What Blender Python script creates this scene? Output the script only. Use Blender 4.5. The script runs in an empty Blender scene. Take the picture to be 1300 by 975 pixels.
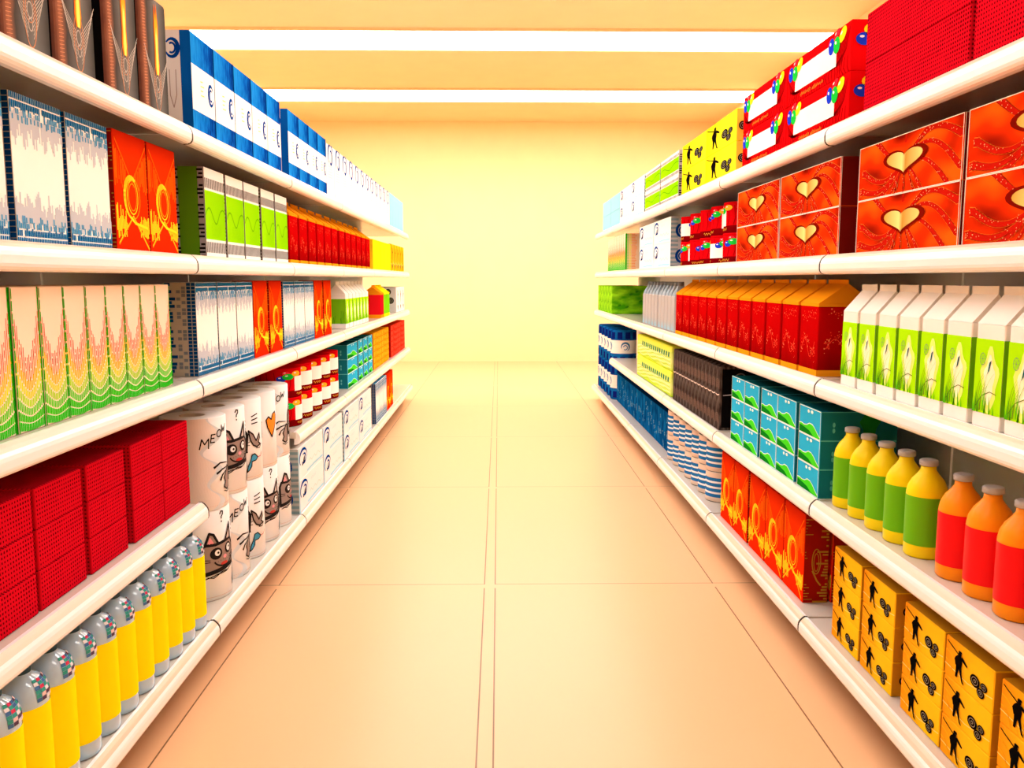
import bpy, bmesh, math, random
from mathutils import Matrix, Vector
PI = math.pi
SC = bpy.context.scene
COL = SC.collection
random.seed(7)
INK = 1.0            # ink strength: printed packaging is more saturated than the plain swatches
def S(c):             # sRGB 0-255 to linear
    l = [(v/255/12.92 if v/255 <= .04045 else ((v/255+.055)/1.055)**2.4) for v in c]
    y = .2126*l[0]+.7152*l[1]+.0722*l[2]
    return tuple(min(.93, max(.0015, y+(v-y)*INK)) for v in l)

# ------------------------------------------------------------------ materials
MATS = {}
def mat(name, rgb=None, rough=.4, spec=.0, emit=None, trans=0, metal=0, srgb=True, coat=0):
    if name in MATS: return MATS[name]
    m = bpy.data.materials.new(name); m.use_nodes = True
    b = m.node_tree.nodes['Principled BSDF']
    c = S(rgb) if srgb else rgb
    b.inputs['Base Color'].default_value = (*c, 1)
    b.inputs['Roughness'].default_value = rough
    b.inputs['Specular IOR Level'].default_value = spec
    b.inputs['Metallic'].default_value = metal
    b.inputs['Transmission Weight'].default_value = trans
    b.inputs['Coat Weight'].default_value = coat
    if emit:
        b.inputs['Emission Color'].default_value = (*emit[0], 1); b.inputs['Emission Strength'].default_value = emit[1]
    MATS[name] = m
    return m
def nt(m): return m.node_tree.nodes, m.node_tree.links, m.node_tree.nodes['Principled BSDF']
def math_node(N, L, op, a, b=None):
    n = N.new('ShaderNodeMath'); n.operation = op
    for i, v in enumerate((a, b)):
        if v is None: continue
        if isinstance(v, (int, float)): n.inputs[i].default_value = v
        else: L.new(v, n.inputs[i])
    return n.outputs[0]
def ramp_mat(name, axis, stops, rough=.4, noise=None, spec=.0):
    """a printed colour run along one axis of the object (0..1), with optional mottling: noise=(scale xyz, amount)"""
    if name in MATS: return MATS[name]
    m = mat(name, (128,128,128), rough, spec); N, L, b = nt(m)
    tc = N.new('ShaderNodeTexCoord'); sx = N.new('ShaderNodeSeparateXYZ'); L.new(tc.outputs['Generated'], sx.inputs[0])
    f = sx.outputs[axis]
    if noise:
        mp = N.new('ShaderNodeMapping'); mp.inputs['Scale'].default_value = noise[0]; L.new(tc.outputs['Object'], mp.inputs[0])
        nz = N.new('ShaderNodeTexNoise'); nz.inputs['Scale'].default_value = 1; nz.inputs['Detail'].default_value = 3; L.new(mp.outputs[0], nz.inputs['Vector'])
        f = math_node(N, L, 'ADD', f, math_node(N, L, 'MULTIPLY', math_node(N, L, 'SUBTRACT', nz.outputs[0], .5), noise[1]))
    cr = N.new('ShaderNodeValToRGB'); L.new(f, cr.inputs[0])
    e = cr.color_ramp.elements
    while len(e) < len(stops): e.new(.5)
    for k, (p, c) in enumerate(stops): e[k].position = p; e[k].color = (*S(c), 1)
    L.new(cr.outputs[0], b.inputs['Base Color'])
    return m
def noise_mat(name, c1, c2, scale, lo=.4, hi=.6, rough=.4, detail=3):
    if name in MATS: return MATS[name]
    m = mat(name, c1, rough); N, L, b = nt(m)
    tc = N.new('ShaderNodeTexCoord'); mp = N.new('ShaderNodeMapping'); mp.inputs['Scale'].default_value = scale; L.new(tc.outputs['Object'], mp.inputs[0])
    nz = N.new('ShaderNodeTexNoise'); nz.inputs['Scale'].default_value = 1; nz.inputs['Detail'].default_value = detail; L.new(mp.outputs[0], nz.inputs['Vector'])
    cr = N.new('ShaderNodeValToRGB'); L.new(nz.outputs[0], cr.inputs[0])
    cr.color_ramp.elements[0].position = lo; cr.color_ramp.elements[0].color = (*S(c1), 1)
    cr.color_ramp.elements[1].position = hi; cr.color_ramp.elements[1].color = (*S(c2), 1)
    L.new(cr.outputs[0], b.inputs['Base Color'])
    return m
def dots_mat(name, base, dot, sp=.0105, rad=.0024):
    """regular dot screen on all faces, sized by a slow wave"""
    m = mat(name, base, .35); N, L, b = nt(m)
    tc = N.new('ShaderNodeTexCoord'); s = N.new('ShaderNodeSeparateXYZ'); L.new(tc.outputs['Object'], s.inputs[0])
    def cell(o): return math_node(N, L, 'SINE', math_node(N, L, 'MULTIPLY', o, 2*PI/sp))
    h = math_node(N, L, 'ADD', s.outputs[0], s.outputs[1])
    p = math_node(N, L, 'MINIMUM', cell(h), cell(s.outputs[2]))
    mp = N.new('ShaderNodeMapping'); mp.inputs['Scale'].default_value = (9, 9, 16); L.new(tc.outputs['Object'], mp.inputs[0])
    nz = N.new('ShaderNodeTexNoise'); nz.inputs['Scale'].default_value = 1; nz.inputs['Distortion'].default_value = 1.2; L.new(mp.outputs[0], nz.inputs['Vector'])
    thr = math_node(N, L, 'ADD', math_node(N, L, 'MULTIPLY', nz.outputs[0], 1.3), -.45)
    cr = N.new('ShaderNodeMix'); cr.data_type = 'RGBA'
    cr.inputs[6].default_value = (*S(base), 1); cr.inputs[7].default_value = (*S(dot), 1)
    L.new(math_node(N, L, 'GREATER_THAN', p, thr), cr.inputs[0]); L.new(cr.outputs[2], b.inputs['Base Color'])
    return m

W_ = mat('print white', (250,247,240)); K_ = mat('print black', (14,12,12)); 
SHELF = mat('white enamelled steel', (196,188,178), .16, .5)
BEVEL = mat('beige rail bevel', (212,190,168), .3, .3)  # beige tone on the sloping upper faces of each price rail
JOINT = mat('dark rail joint', (62,58,54), .5)
RAIL = mat('white plastic rail', (236,238,240), .22, .5)
BACK = mat('grey back panel', (226,227,225), .5)
PLINTH = mat('plinth beige', (120,92,72), .6)

# ------------------------------------------------------------------ mesh builder
class MB:
    def __init__(s): s.v=[]; s.f=[]; s.m=[]; s.sm=[]; s.mats=[]
    def mi(s, m):
        if m not in s.mats: s.mats.append(m)
        return s.mats.index(m)
    def poly(s, pts, m, smooth=False):
        n=len(s.v); s.v += [tuple(p) for p in pts]; s.f.append(tuple(range(n, n+len(pts)))); s.m.append(s.mi(m)); s.sm.append(smooth)
    def bm(s, b, m, smooth=False):
        n=len(s.v); k=s.mi(m); b.verts.index_update()
        s.v += [tuple(v.co) for v in b.verts]
        for f in b.faces: s.f.append(tuple(n+v.index for v in f.verts)); s.m.append(k); s.sm.append(smooth)
        b.free()
    def box(s, x0,x1,y0,y1,z0,z1, m, bev=0, seg=1):
        b=bmesh.new(); bmesh.ops.create_cube(b, size=1)
        for v in b.verts: v.co = ((x0+x1)/2+v.co.x*(x1-x0), (y0+y1)/2+v.co.y*(y1-y0), (z0+z1)/2+v.co.z*(z1-z0))
        if bev: bmesh.ops.bevel(b, geom=b.edges[:], offset=bev, segments=seg, affect='EDGES', profile=.5)
        s.bm(b, m)
    def lathe(s, prof, m, n=32, cx=0, cy=0, smooth=True, cap0=True, cap1=True):
        """prof: (r,z) from bottom to top; m: one material or one per band"""
        r0=len(s.v)
        for r,z in prof:
            for k in range(n):
                a=2*PI*k/n; s.v.append((cx+r*math.cos(a), cy+r*math.sin(a), z))
        for i in range(len(prof)-1):
            mm=s.mi(m[i] if isinstance(m,(list,tuple)) else m)
            for k in range(n):
                j=(k+1)%n; s.f.append((r0+i*n+k, r0+i*n+j, r0+(i+1)*n+j, r0+(i+1)*n+k)); s.m.append(mm); s.sm.append(smooth)
        ml=m if not isinstance(m,(list,tuple)) else m[0]; mh=m if not isinstance(m,(list,tuple)) else m[-1]
        if cap0: s.f.append(tuple(r0+k for k in reversed(range(n)))); s.m.append(s.mi(ml)); s.sm.append(False)
        if cap1: s.f.append(tuple(r0+(len(prof)-1)*n+k for k in range(n))); s.m.append(s.mi(mh)); s.sm.append(False)
    def prism(s, prof, x0, x1, m, axis='x', smooth=False):
        """closed (a,b) outline extruded along an axis"""
        P={'x':lambda t,a,b:(t,a,b),'y':lambda t,a,b:(a,t,b)}[axis]
        n=len(prof); r=len(s.v); k=s.mi(m)
        s.v += [P(x0,a,b) for a,b in prof]+[P(x1,a,b) for a,b in prof]
        for i in range(n):
            j=(i+1)%n; s.f.append((r+i,r+j,r+n+j,r+n+i)); s.m.append(k); s.sm.append(smooth)
        s.f.append(tuple(r+i for i in reversed(range(n)))); s.f.append(tuple(r+n+i for i in range(n))); s.m+=[k,k]; s.sm+=[False,False]
    def build(s, name, parent=None, link=True):
        me=bpy.data.meshes.new(name); me.from_pydata(s.v,[],s.f)
        for m in s.mats: me.materials.append(m)
        me.polygons.foreach_set('material_index', s.m); me.polygons.foreach_set('use_smooth', s.sm); me.update()
        o=bpy.data.objects.new(name, me)
        if parent: o.parent=parent
        COL.objects.link(o)
        return o

# ------------------------------------------------------------------ printing on faces
def clip(c, ax, lim, sg):
    if all(sg*(p[ax]-lim)>=-1e-9 for p in c): return c
    out=[]
    for p,q in zip(c, list(c[1:])+list(c[:1])):
        ip=sg*(p[ax]-lim)>=-1e-9; iq=sg*(q[ax]-lim)>=-1e-9
        if ip: out.append(p)
        if ip!=iq:
            t=(lim-p[ax])/(q[ax]-p[ax]); out.append((p[0]+t*(q[0]-p[0]), p[1]+t*(q[1]-p[1])))
    return out
class Scaled:
    def __init__(s,P,ka,kb,b0): s.P=P; s.ka=ka; s.kb=kb; s.b0=b0; s.r=P.r
    def poly(s,pts,m,k=1): s.P.poly([(a*s.ka,s.b0+(b-s.b0)*s.kb) for a,b in pts],m,k)
class Flat:
    """a flat printable face; coordinates in metres from its lower left corner"""
    def __init__(s, mb, o, u, v, n, w, h): s.mb=mb; s.o=Vector(o); s.u=Vector(u); s.vv=Vector(v); s.n=Vector(n); s.w=w; s.h=h
    def poly(s, pts, m, k=1):
        pts=clip(clip(clip(clip(pts,0,0,1),0,s.w,-1),1,0,1),1,s.h,-1)
        if len(pts)>2: s.mb.poly([s.o+s.u*a+s.vv*b+s.n*(.0005*k) for a,b in pts], m)
class Round:
    """the outside of a cylinder; a = arc length right of the front line, b = height"""
    def __init__(s, mb, r, h, step=.008): s.mb=mb; s.r=r; s.h=h; s.w=2*PI*r; s.step=step
    def poly(s, pts, m, k=1):
        a0=min(p[0] for p in pts); a1=max(p[0] for p in pts); n=max(1, math.ceil((a1-a0)/s.step)); d=(a1-a0)/n
        for i in range(n):
            c=pts
            for lim,sg in ((a0+i*d,1),(a0+(i+1)*d,-1)):
                out=[]
                for p,q in zip(c, c[1:]+c[:1]):
                    ip=sg*(p[0]-lim)>=-1e-9; iq=sg*(q[0]-lim)>=-1e-9
                    if ip: out.append(p)
                    if ip!=iq:
                        t=(lim-p[0])/(q[0]-p[0]); out.append((lim, p[1]+t*(q[1]-p[1])))
                c=out
                if len(c)<3: break
            if len(c)>=3:
                R=s.r+.0006*k
                s.mb.poly([(R*math.sin(a/s.r), -R*math.cos(a/s.r), b) for a,b in c], m)
def rect(P,a0,a1,b0,b1,m,k=1): P.poly([(a0,b0),(a1,b0),(a1,b1),(a0,b1)],m,k)
def ell(P,cx,cy,rx,ry,m,k=1,n=18,rot=0):
    c,s=math.cos(rot),math.sin(rot)
    P.poly([(cx+rx*math.cos(t)*c-ry*math.sin(t)*s, cy+rx*math.cos(t)*s+ry*math.sin(t)*c) for t in (2*PI*i/n for i in range(n))],m,k)
def stroke(P,pts,w,m,k=1,taper=None):
    n=len(pts)-1
    for i in range(n):
        (ax,ay),(bx,by)=pts[i],pts[i+1]; dx,dy=bx-ax,by-ay; l=math.hypot(dx,dy) or 1
        w0=w*(taper(i/n) if taper else 1)/2; w1=w*(taper((i+1)/n) if taper else 1)/2
        ex,ey=dx/l*min(w0,w1)*.5,dy/l*min(w0,w1)*.5; nx,ny=-dy/l,dx/l
        P.poly([(ax-ex+nx*w0,ay-ey+ny*w0),(ax-ex-nx*w0,ay-ey-ny*w0),(bx+ex-nx*w1,by+ey-ny*w1),(bx+ex+nx*w1,by+ey+ny*w1)],m,k)
def arcpts(cx,cy,rx,ry,a0,a1,n=14): return [(cx+rx*math.cos(math.radians(a0+(a1-a0)*i/n)), cy+ry*math.sin(math.radians(a0+(a1-a0)*i/n))) for i in range(n+1)]
def loop(P,cx,cy,rx,ry,w,m,k=1,n=22): stroke(P,arcpts(cx,cy,rx,ry,0,360,n),w,m,k)
def front(mb,w,h,d): return Flat(mb,(-w/2,0,0),(1,0,0),(0,0,1),(0,-1,0),w,h)
def sides(mb,w,h,d):   # a = distance from the front edge
    return [Flat(mb,(-w/2,0,0),(0,1,0),(0,0,1),(-1,0,0),d,h), Flat(mb,(w/2,0,0),(0,1,0),(0,0,1),(1,0,0),d,h)]
def top(mb,w,h,d): return Flat(mb,(-w/2,0,h),(1,0,0),(0,1,0),(0,0,1),w,d)

# ------------------------------------------------------------------ things, labels, copies
def tag(o,label,cat,group=None):
    o['label']=label; o['category']=cat
    if group: o['group']=group
    return o
def struct(o): o['kind']='structure'; return o
def empty(name):
    o=bpy.data.objects.new(name,None); o.empty_display_size=.05; COL.objects.link(o); return o
def copy_tree(o,parent=None):
    c=o.copy(); COL.objects.link(c)
    if parent: c.parent=parent
    for ch in list(o.children): copy_tree(ch,c)
    return c
def thing(name, parts):
    r=empty(name)
    for o in parts: o.parent=r
    return r
ORD='first second third fourth fifth sixth seventh eighth ninth tenth eleventh twelfth thirteenth fourteenth fifteenth sixteenth'.split()
ZS={5:1.86,4:1.437,3:1.018,2:.594,1:.171}
SHN={5:'top {} shelf',4:'upper-middle {} shelf',3:'middle {} shelf',2:'lower-middle {} shelf',1:'bottom {} shelf'}
USED={}
class Proto:
    def __init__(s,root,desc,cat,group,h): s.root=root; s.desc=desc; s.cat=cat; s.group=group; s.h=h; s.used=False
COUNT={}
XF={-1:1.06,1:1.12}
def put(pr, side, shelf, D, x=None, tier=0, rot=0, tiers=1, desc=None, col=None, key=None, dz=0):
    """D: centre along the aisle; col: number of the stack from the near end"""
    o = pr.root if not pr.used else copy_tree(pr.root)
    pr.used=True
    x = XF[side] if x is None else x
    o.location=(side*x, D, ZS[shelf]+.0008+tier*(pr.h+.0006)+dz)
    o.rotation_euler=(0,0,(PI/2 if side<0 else -PI/2)+rot)
    d=desc or pr.desc
    k=(d,side,shelf,key)
    if col is None: col=COUNT.get(k,0); COUNT[k]=col+1
    sh=SHN[shelf].format('left' if side<0 else 'right')
    if tiers==1: lab=f'{d}, {ORD[col]} from near end, {sh}'
    else:
        tn={2:['lower','upper'],3:['lowest','middle','topmost']}.get(tiers) or ['lowest','second-lowest','third-lowest','third-highest','second-highest','topmost']
        lab=f'{tn[tier]} {d}, {ORD[col]} stack from near end, {sh}'
    tag(o,lab,pr.cat,f'{pr.group} on the {sh}')
    return o

# ================================================================== PRODUCTS
INK = 1.3
def carton(mb,w,h,d,m,bev=.0025): mb.box(-w/2,w/2,0,d,0,h,m,bev)
GREYP=mat('pale grey print',(192,197,204)); BLUEB=mat('brick blue print',(38,104,150)); BLUEL=mat('light brick blue print',(96,150,186)); DBLUE=mat('dark brick blue',(28,62,110))
def p_brick(w=.226,h=.33,d=.11):
    R=random.Random(3); mb=MB(); carton(mb,w,h,d,mat('cream white board',(246,246,240)))
    P=front(mb,w,h,d)
    for flip in (0,1):
        Y=lambda v: (h*(1-v) if not flip else h*v)
        def bar(u0,u1,v0,v1,m,k=1):
            y0,y1=sorted((Y(v0),Y(v1))); rect(P,u0*w,u1*w,y0,y1,m,k)
        n=30
        for i in range(n):
            bar(i/n+.004,(i+.8)/n,.004,.045,BLUEB,2)
        for row,(v0,v1,pr) in enumerate(((.055,.095,.92),(.105,.14,.7),(.145,.18,.4))):
            i=0
            while i<n:
                if R.random()<pr: bar(i/n+.004,(i+.85)/n,v0,v1+R.choice((0,0,.012)),BLUEB if row<1 else BLUEL,2)
                i+=1
        for i in range(46):
            a=.10+.05*R.random(); b=.22+.12*R.random()+.04*math.sin(i*.7)
            bar(i/46,(i+1.02)/46,a,b,GREYP,1)
    for Q in sides(mb,w,h,d):
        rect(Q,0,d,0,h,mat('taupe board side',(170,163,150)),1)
        for c,(a0,pr) in enumerate(((0,1),(.016,1),(.034,.6),(.052,.3))):
            for r in range(26):
                if R.random()<pr: rect(Q,a0+.001,a0+.0145,h*(r+.06)/26,h*(r+.9)/26,DBLUE if c<2 else mat('mid slate',(110,120,130)),2)
        for r in range(26):
            if R.random()<.8: rect(Q,d-.02-.02*R.random(),d-.002,h*(r+.06)/26,h*(r+.9)/26,DBLUE,2)
    T=top(mb,w,h,d); rect(T,.004,w-.004,.004,d-.004,BLUEL,1)
    return Proto(mb.build('cereal_box'),'white box with blue brick edges','box','white boxes with blue brick edges',h)
FRED=lambda: ramp_mat('fire red print',2,[(0,(255,40,8)),(.55,(244,50,6)),(.8,(226,52,8)),(1,(186,34,8))],.35)
def p_flame(w=.224,h=.335,d=.093):
    R=random.Random(5); mb=MB(); carton(mb,w,h,d,FRED()); P=front(mb,w,h,d)
    OR=mat('fire orange',(255,104,14)); YE=mat('fire yellow',(255,226,40)); OY=mat('amber print',(255,160,26)); DR=mat('fire deep red',(190,26,6))
    n=34
    for i in range(n):
        u=(i+.5)/n; e=abs(2*u-1)
        topv=.62+.30*e; lo=.60-.10*R.random()+.05*(1-e)
        lo=min(lo,topv-.04)
        if R.random()<.85: rect(P,(u-.011)*w,(u+.008)*w,lo*h,(topv-.06*R.random())*h,OR,1)
        if R.random()<.4: rect(P,(u-.004)*w,(u+.002)*w,(lo+.03)*h,(topv)*h,DR,2)
        if e>.36:
            t=.22+.14*R.random()*(1 if u<.5 else .8)+(.06 if u<.5 else 0)*e; b=.14+.08*R.random()-.04*e
            rect(P,(u-.012)*w,(u+.009)*w,b*h,t*h,YE,2)
    for k,(m,ww) in enumerate(((OY,.004),(YE,.0025))):
        s=.012*k
        stroke(P,[(.04*w,(.06+s)*h),(.5*w,(.30+s)*h),(.96*w,(.03+s)*h)],ww,m,3)
        stroke(P,[(.04*w,(.93-s)*h),(.5*w,(.60-s)*h),(.96*w,(.93-s)*h)],ww*.7,OR,3)
    loop(P,.50*w,.47*h,.16*w,.145*h,.0035,YE,3); loop(P,.50*w,.47*h,.12*w,.115*h,.003,OY,3); loop(P,.51*w,.46*h,.215*w,.175*h,.003,OY,3)
    stroke(P,arcpts(.47*w,.46*h,.215*w,.175*h,60,250),.012,YE,4,lambda t:.5+1*math.sin(PI*min(1,t*1.1)))
    stroke(P,[(.40*w,.30*h),(.55*w,.25*h),(.75*w,.235*h),(.94*w,.22*h)],.008,YE,4)
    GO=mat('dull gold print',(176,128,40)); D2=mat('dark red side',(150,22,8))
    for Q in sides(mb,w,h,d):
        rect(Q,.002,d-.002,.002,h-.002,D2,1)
        for r in range(30):
            b=h*(r+.1)/30
            if R.random()<.75: rect(Q,d-.012-.05*R.random()**2,d-.003,b,b+h*.6/30,GO,2)
            if R.random()<.6: rect(Q,.003,.006+.03*R.random()**2,b,b+h*.25/30,GO,2)
        loop(Q,.5*d,.47*h,.17*d,.14*h,.004,GO,2); loop(Q,.5*d,.46*h,.10*d,.10*h,.003,GO,2); stroke(Q,[(.36*d,.36*h),(.55*d,.25*h),(.7*d,.2*h)],.006,GO,2)
    return Proto(mb.build('snack_box'),'red and orange flame-pattern box','box','red flame-pattern boxes',h)
def p_piano(w,h,d,n=26):
    mb=MB(); carton(mb,w,h,d,mat('piano white board',(246,243,238))); P=front(mb,w,h,d)
    LI=ramp_mat('lime print',0,[(0,(150,222,10)),(1,(132,208,6))],.35); GK=mat('bar grey',(58,54,54)); DL=mat('dark lime line',(96,170,12))  # printed curve and bars use a darker lime
    rect(P,0,w,.21*h,.75*h,LI,1)
    for i in range(n):
        x=w*(i+.2)/n; rect(P,x,x+w*.55/n,.775*h,.885*h,GK,1); rect(P,x,x+w*.55/n,.06*h,.18*h,GK,1)
    stroke(P,[(w*t/16,h*(.47+.09*math.sin(t*.55)+.05*math.exp(-((t-11)/2)**2))) for t in range(17)],.005,DL,2)
    for i in range(10): rect(P,w*(.3+i*.05),w*(.303+i*.05),.25*h,.40*h,DL,2)
    for Q in sides(mb,w,h,d):
        rect(Q,0,d,0,h,mat('key grey',(150,142,142)),1); rect(Q,d*.20,d*.80,0,h,mat('dark leaf green',(86,136,18)),2)
        for r in range(max(4,int(h/.014))):
            b=r*.014+.003; l=.022 if r%3 else .015
            if b+.007<h and r%5!=4: rect(Q,.004,.004+l,b,b+.007,K_,3); rect(Q,d-.004-l,d-.004,b,b+.007,K_,3)
    return Proto(mb.build('snack_box'),'lime and white piano-key box','box','lime piano-key boxes',h)
def gable(mb,w,d,z0,z1,m,fin=.014):
    """gable roof of a drinks carton: slopes to front and back, ridge fin along the width"""
    e=.0012
    mb.prism([(0,z0),(d,z0),(d*.5+e,z1-fin),(d*.5+e,z1),(d*.5-e,z1),(d*.5-e,z1-fin)],-w/2,w/2,m,'x')
def p_redcarton(w=.18,h=.34,d=.20):
    R=random.Random(9); mb=MB(); hb=.245
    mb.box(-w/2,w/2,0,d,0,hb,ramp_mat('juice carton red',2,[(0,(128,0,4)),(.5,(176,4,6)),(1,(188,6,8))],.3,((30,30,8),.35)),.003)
    OR=mat('carton orange',(240,150,22)); SP=mat('red sparkle',(236,60,40)); SL=mat('pale sparkle',(240,120,80))
    for Q in [front(mb,w,hb,d)]+sides(mb,w,hb,d):
        rect(Q,0,Q.w,0,.022,OR,1)
        for i in range(110):
            t=R.random(); x=Q.w*(.1+.8*t); y=hb*(.42+.12*math.sin(t*5)+.06*R.gauss(0,1))
            if R.random()<.3: y=hb*(.88+.04*R.gauss(0,1)); 
            y=min(hb-.006,max(.03,y)); s=.0012+.0014*R.random(); rect(Q,x-s,x+s,y-s,y+s,SP if R.random()<.7 else SL,1)
        stroke(Q,[(Q.w*(.15+.7*t/10),hb*(.40+.14*math.sin(t*.7))) for t in range(11)],.003,SP,1)
    b=mb.build('carton_body'); g=MB(); g.box(-w/2-.0004,w/2+.0004,-.0004,d+.0004,hb,hb+.012,OR,.001); gable(g,w,d,hb+.012,h,OR)
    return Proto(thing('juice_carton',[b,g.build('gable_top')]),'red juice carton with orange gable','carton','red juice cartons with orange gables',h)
def p_grass(w=.112,h=.325,d=.115,far=False):
    R=random.Random(11); mb=MB(); hb=.24; WB=mat('milk carton white',(244,238,232))
    mb.box(-w/2,w/2,0,d,0,hb,WB,.002); LI=mat('grass lime',(168,240,12)); LG=mat('lime glow',(226,248,120)); CR=mat('cream glow',(246,250,206)); GR=mat('grass green',(86,190,20)); DG=mat('stalk olive',(96,120,30)); TE=mat('butterfly teal',(20,92,96))
    z0,z1=.034,.205; P=front(mb,w,hb,d)
    rect(P,0,w,z0,z1,LI,1)
    for m,k,rx,ry in ((LG,2,.30,.40),(CR,3,.18,.30)):
        P.poly([(w*(.56+rx*math.cos(t)*(1+.2*math.sin(5*t))), z0+(z1-z0)*(.46+ry*math.sin(t)*(1+.15*math.cos(4*t)))) for t in (2*PI*i/26 for i in range(26))],m,k)
    for i in range(10):
        x=R.uniform(.02,.95)*w; hh=R.uniform(.02,.06); P.poly([(x-.002,z0),(x+.003,z0),(x+R.uniform(-.006,.008),z0+hh)],GR,4)
    for i in range(9):
        x=w*R.uniform(.05,.4); l=R.uniform(.05,.12); c=R.uniform(.01,.045)
        stroke(P,[(x+c*t*t,z0+.006+l*t*(1-.25*t)) for t in (j/6 for j in range(7))],.0014,DG if i%2 else GR,5,lambda t:1.3-t)
    stroke(P,[(.12*w,z0+.012),(.35*w,z0+.04),(.62*w,z0+.052),(.85*w,z0+.048)],.0018,DG,5)
    loop(P,.30*w,z0+.125,.011,.014,.0014,mat('seed grey',(120,150,110)),5,12)
    for a in range(0,180,45): stroke(P,[(.30*w-.01*math.cos(math.radians(a)),z0+.125-.013*math.sin(math.radians(a))),(.30*w+.01*math.cos(math.radians(a)),z0+.125+.013*math.sin(math.radians(a)))],.0007,mat('seed grey'),5)
    P.poly([(.50*w,z0+.092),(.55*w,z0+.118),(.62*w,z0+.124),(.56*w,z0+.10)],TE,5); P.poly([(.50*w,z0+.095),(.47*w,z0+.088),(.54*w,z0+.10)],TE,5)
    for Q in sides(mb,w,hb,d):
        rect(Q,0,d,z0,z1,mat('side lime',(120,190,20)),1)
        for i in range(8):
            x=Q.w*R.uniform(.1,.9); stroke(Q,[(x,z0),(x+R.uniform(-.01,.01),z0+R.uniform(.03,.09))],.002,mat('deep grass',(60,140,20)),2)
    b=mb.build('carton_body'); g=MB(); gable(g,w,d,hb,h,WB,.02)
    return Proto(thing('milk_carton',[b,g.build('gable_top')]),'white milk carton with lime meadow print','carton','white and lime milk cartons',h)
def p_plaincarton(body,topc,desc,group,w=.2,h=.275,d=.15):
    mb=MB(); hb=.205; B=mat(desc+' body',body); T=mat(desc+' top',topc)
    mb.box(-w/2,w/2,0,d,0,hb,B,.002)
    for Q in [front(mb,w,hb,d)]+sides(mb,w,hb,d): rect(Q,0,Q.w,0,.03,T,1)
    b=mb.build('carton_body'); g=MB(); g.box(-w/2-.0004,w/2+.0004,-.0004,d+.0004,hb,hb+.014,T,.001); gable(g,w,d,hb+.014,h,T)
    return Proto(thing('juice_carton',[b,g.build('gable_top')]),desc,'carton',group,h)
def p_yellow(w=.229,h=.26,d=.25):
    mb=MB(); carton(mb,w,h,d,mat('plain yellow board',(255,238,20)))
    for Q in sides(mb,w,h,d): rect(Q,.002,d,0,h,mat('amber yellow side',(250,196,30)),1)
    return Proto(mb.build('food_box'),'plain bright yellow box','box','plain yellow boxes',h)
def figure(P,cx,b0,s,m,k,sx=1):
    """standing silhouette holding a long tube on the shoulder, s = height"""
    q=lambda pts:[(cx+x*s*sx,b0+y*s) for x,y in pts]
    P.poly(q([(-.13,.0),(-.06,.0),(-.02,.2),(.03,.45),(-.12,.46),(-.12,.2)]),m,k)
    P.poly(q([(.15,-.06),(.24,-.10),(.22,-.04),(.17,.03),(.13,.24),(.09,.46),(-.06,.46),(.06,.2)]),m,k)
    P.poly(q([(-.14,.40),(.10,.40),(.13,.58),(.12,.76),(.05,.82),(-.06,.81),(-.15,.70),(-.18,.55)]),m,k)
    ell(P,cx+.03*s*sx,b0+.87*s,.065*s*sx,.085*s,m,k+1,12); P.poly(q([(-.05,.92),(.12,.92),(.09,.98),(-.01,.99)]),m,k)
    P.poly(q([(-.15,.70),(-.20,.58),(-.10,.50),(-.05,.56)]),m,k)
    stroke(P,q([(.08,.76),(.25,.66),(.33,.63)]),.07*s,m,k); stroke(P,q([(.33,.63),(.20,.74),(.12,.80)]),.055*s,m,k)
    stroke(P,q([(-.52,1.06),(-.40,.99),(.22,.72)]),.045*s,m,k)
def speakers(P,cx,cy,s,m,k,sx=1,lite=None):
    G=lite or mat('speaker grey',(150,140,120))
    for x,y,r in ((-.26,.14,.28),(.24,.16,.19),(.08,-.20,.22)):
        ell(P,cx+x*s*sx,cy+y*s,r*s*sx,r*s,m,k,16); loop(P,cx+x*s*sx,cy+y*s,r*.62*s*sx,r*.62*s,r*.14*s,G,k+1,14); ell(P,cx+x*s*sx,cy+y*s,r*.28*s*sx,r*.28*s,G,k+1,10); ell(P,cx+x*s*sx,cy+y*s,r*.16*s*sx,r*.16*s,m,k+2,8)
def p_music(w,h,d,c=((255,150,24),(255,196,30)),side=(196,136,30),desc='amber box with tube-player silhouette',group='amber tube-player boxes',ink=None,tall=False,arcs=True):
    key=desc; mb=MB(); carton(mb,w,h,d,ramp_mat(key+' front',0,[(0,c[0]),(.6,c[1]),(1,c[1])],.35)); P=front(mb,w,h,d); I=ink or K_
    A=mat(key+' arc',tuple(int(v*.93) for v in c[1]))
    if arcs:
        for r in (.5,.8,1.1): stroke(P,arcpts(w*.0+.002,.002,h*r*.8,h*r*.8,2,88,12),h*.03,A,1)
        stroke(P,[(w*.0+.002,h*.30),(w*.5,h*.22),(w-.002,h*.36)],h*.025,mat(key+' streak',(255,218,110) if c[0][2]<60 else (255,255,255)),1)
    if tall: figure(P,w*.5,h*.36,h*.5,I,3,.8); speakers(P,w*.5,h*.18,h*.26,I,3)
    else:
        k=w/h/2.08; figure(P,w*.31,h*.16,h*.70,I,3,1.5*k); speakers(P,w*.74,h*.36,h*.52,I,3,1.4*k)
    for Q in sides(mb,w,h,d):
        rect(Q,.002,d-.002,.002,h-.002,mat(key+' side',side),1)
        speakers(Q,.05 if not tall else .09,h*.40,h*.5 if not tall else .12,I,3)
        if tall: speakers(Q,d*.45,h*.75,.11,I,3)
    T=top(mb,w,h,d); rect(T,.002,w-.002,.002,d-.002,mat(key+' side'),1); ell(T,w*.55,.06,.02,.012,I,2)
    return Proto(mb.build('toy_box'),desc,'box',group,h)
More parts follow.
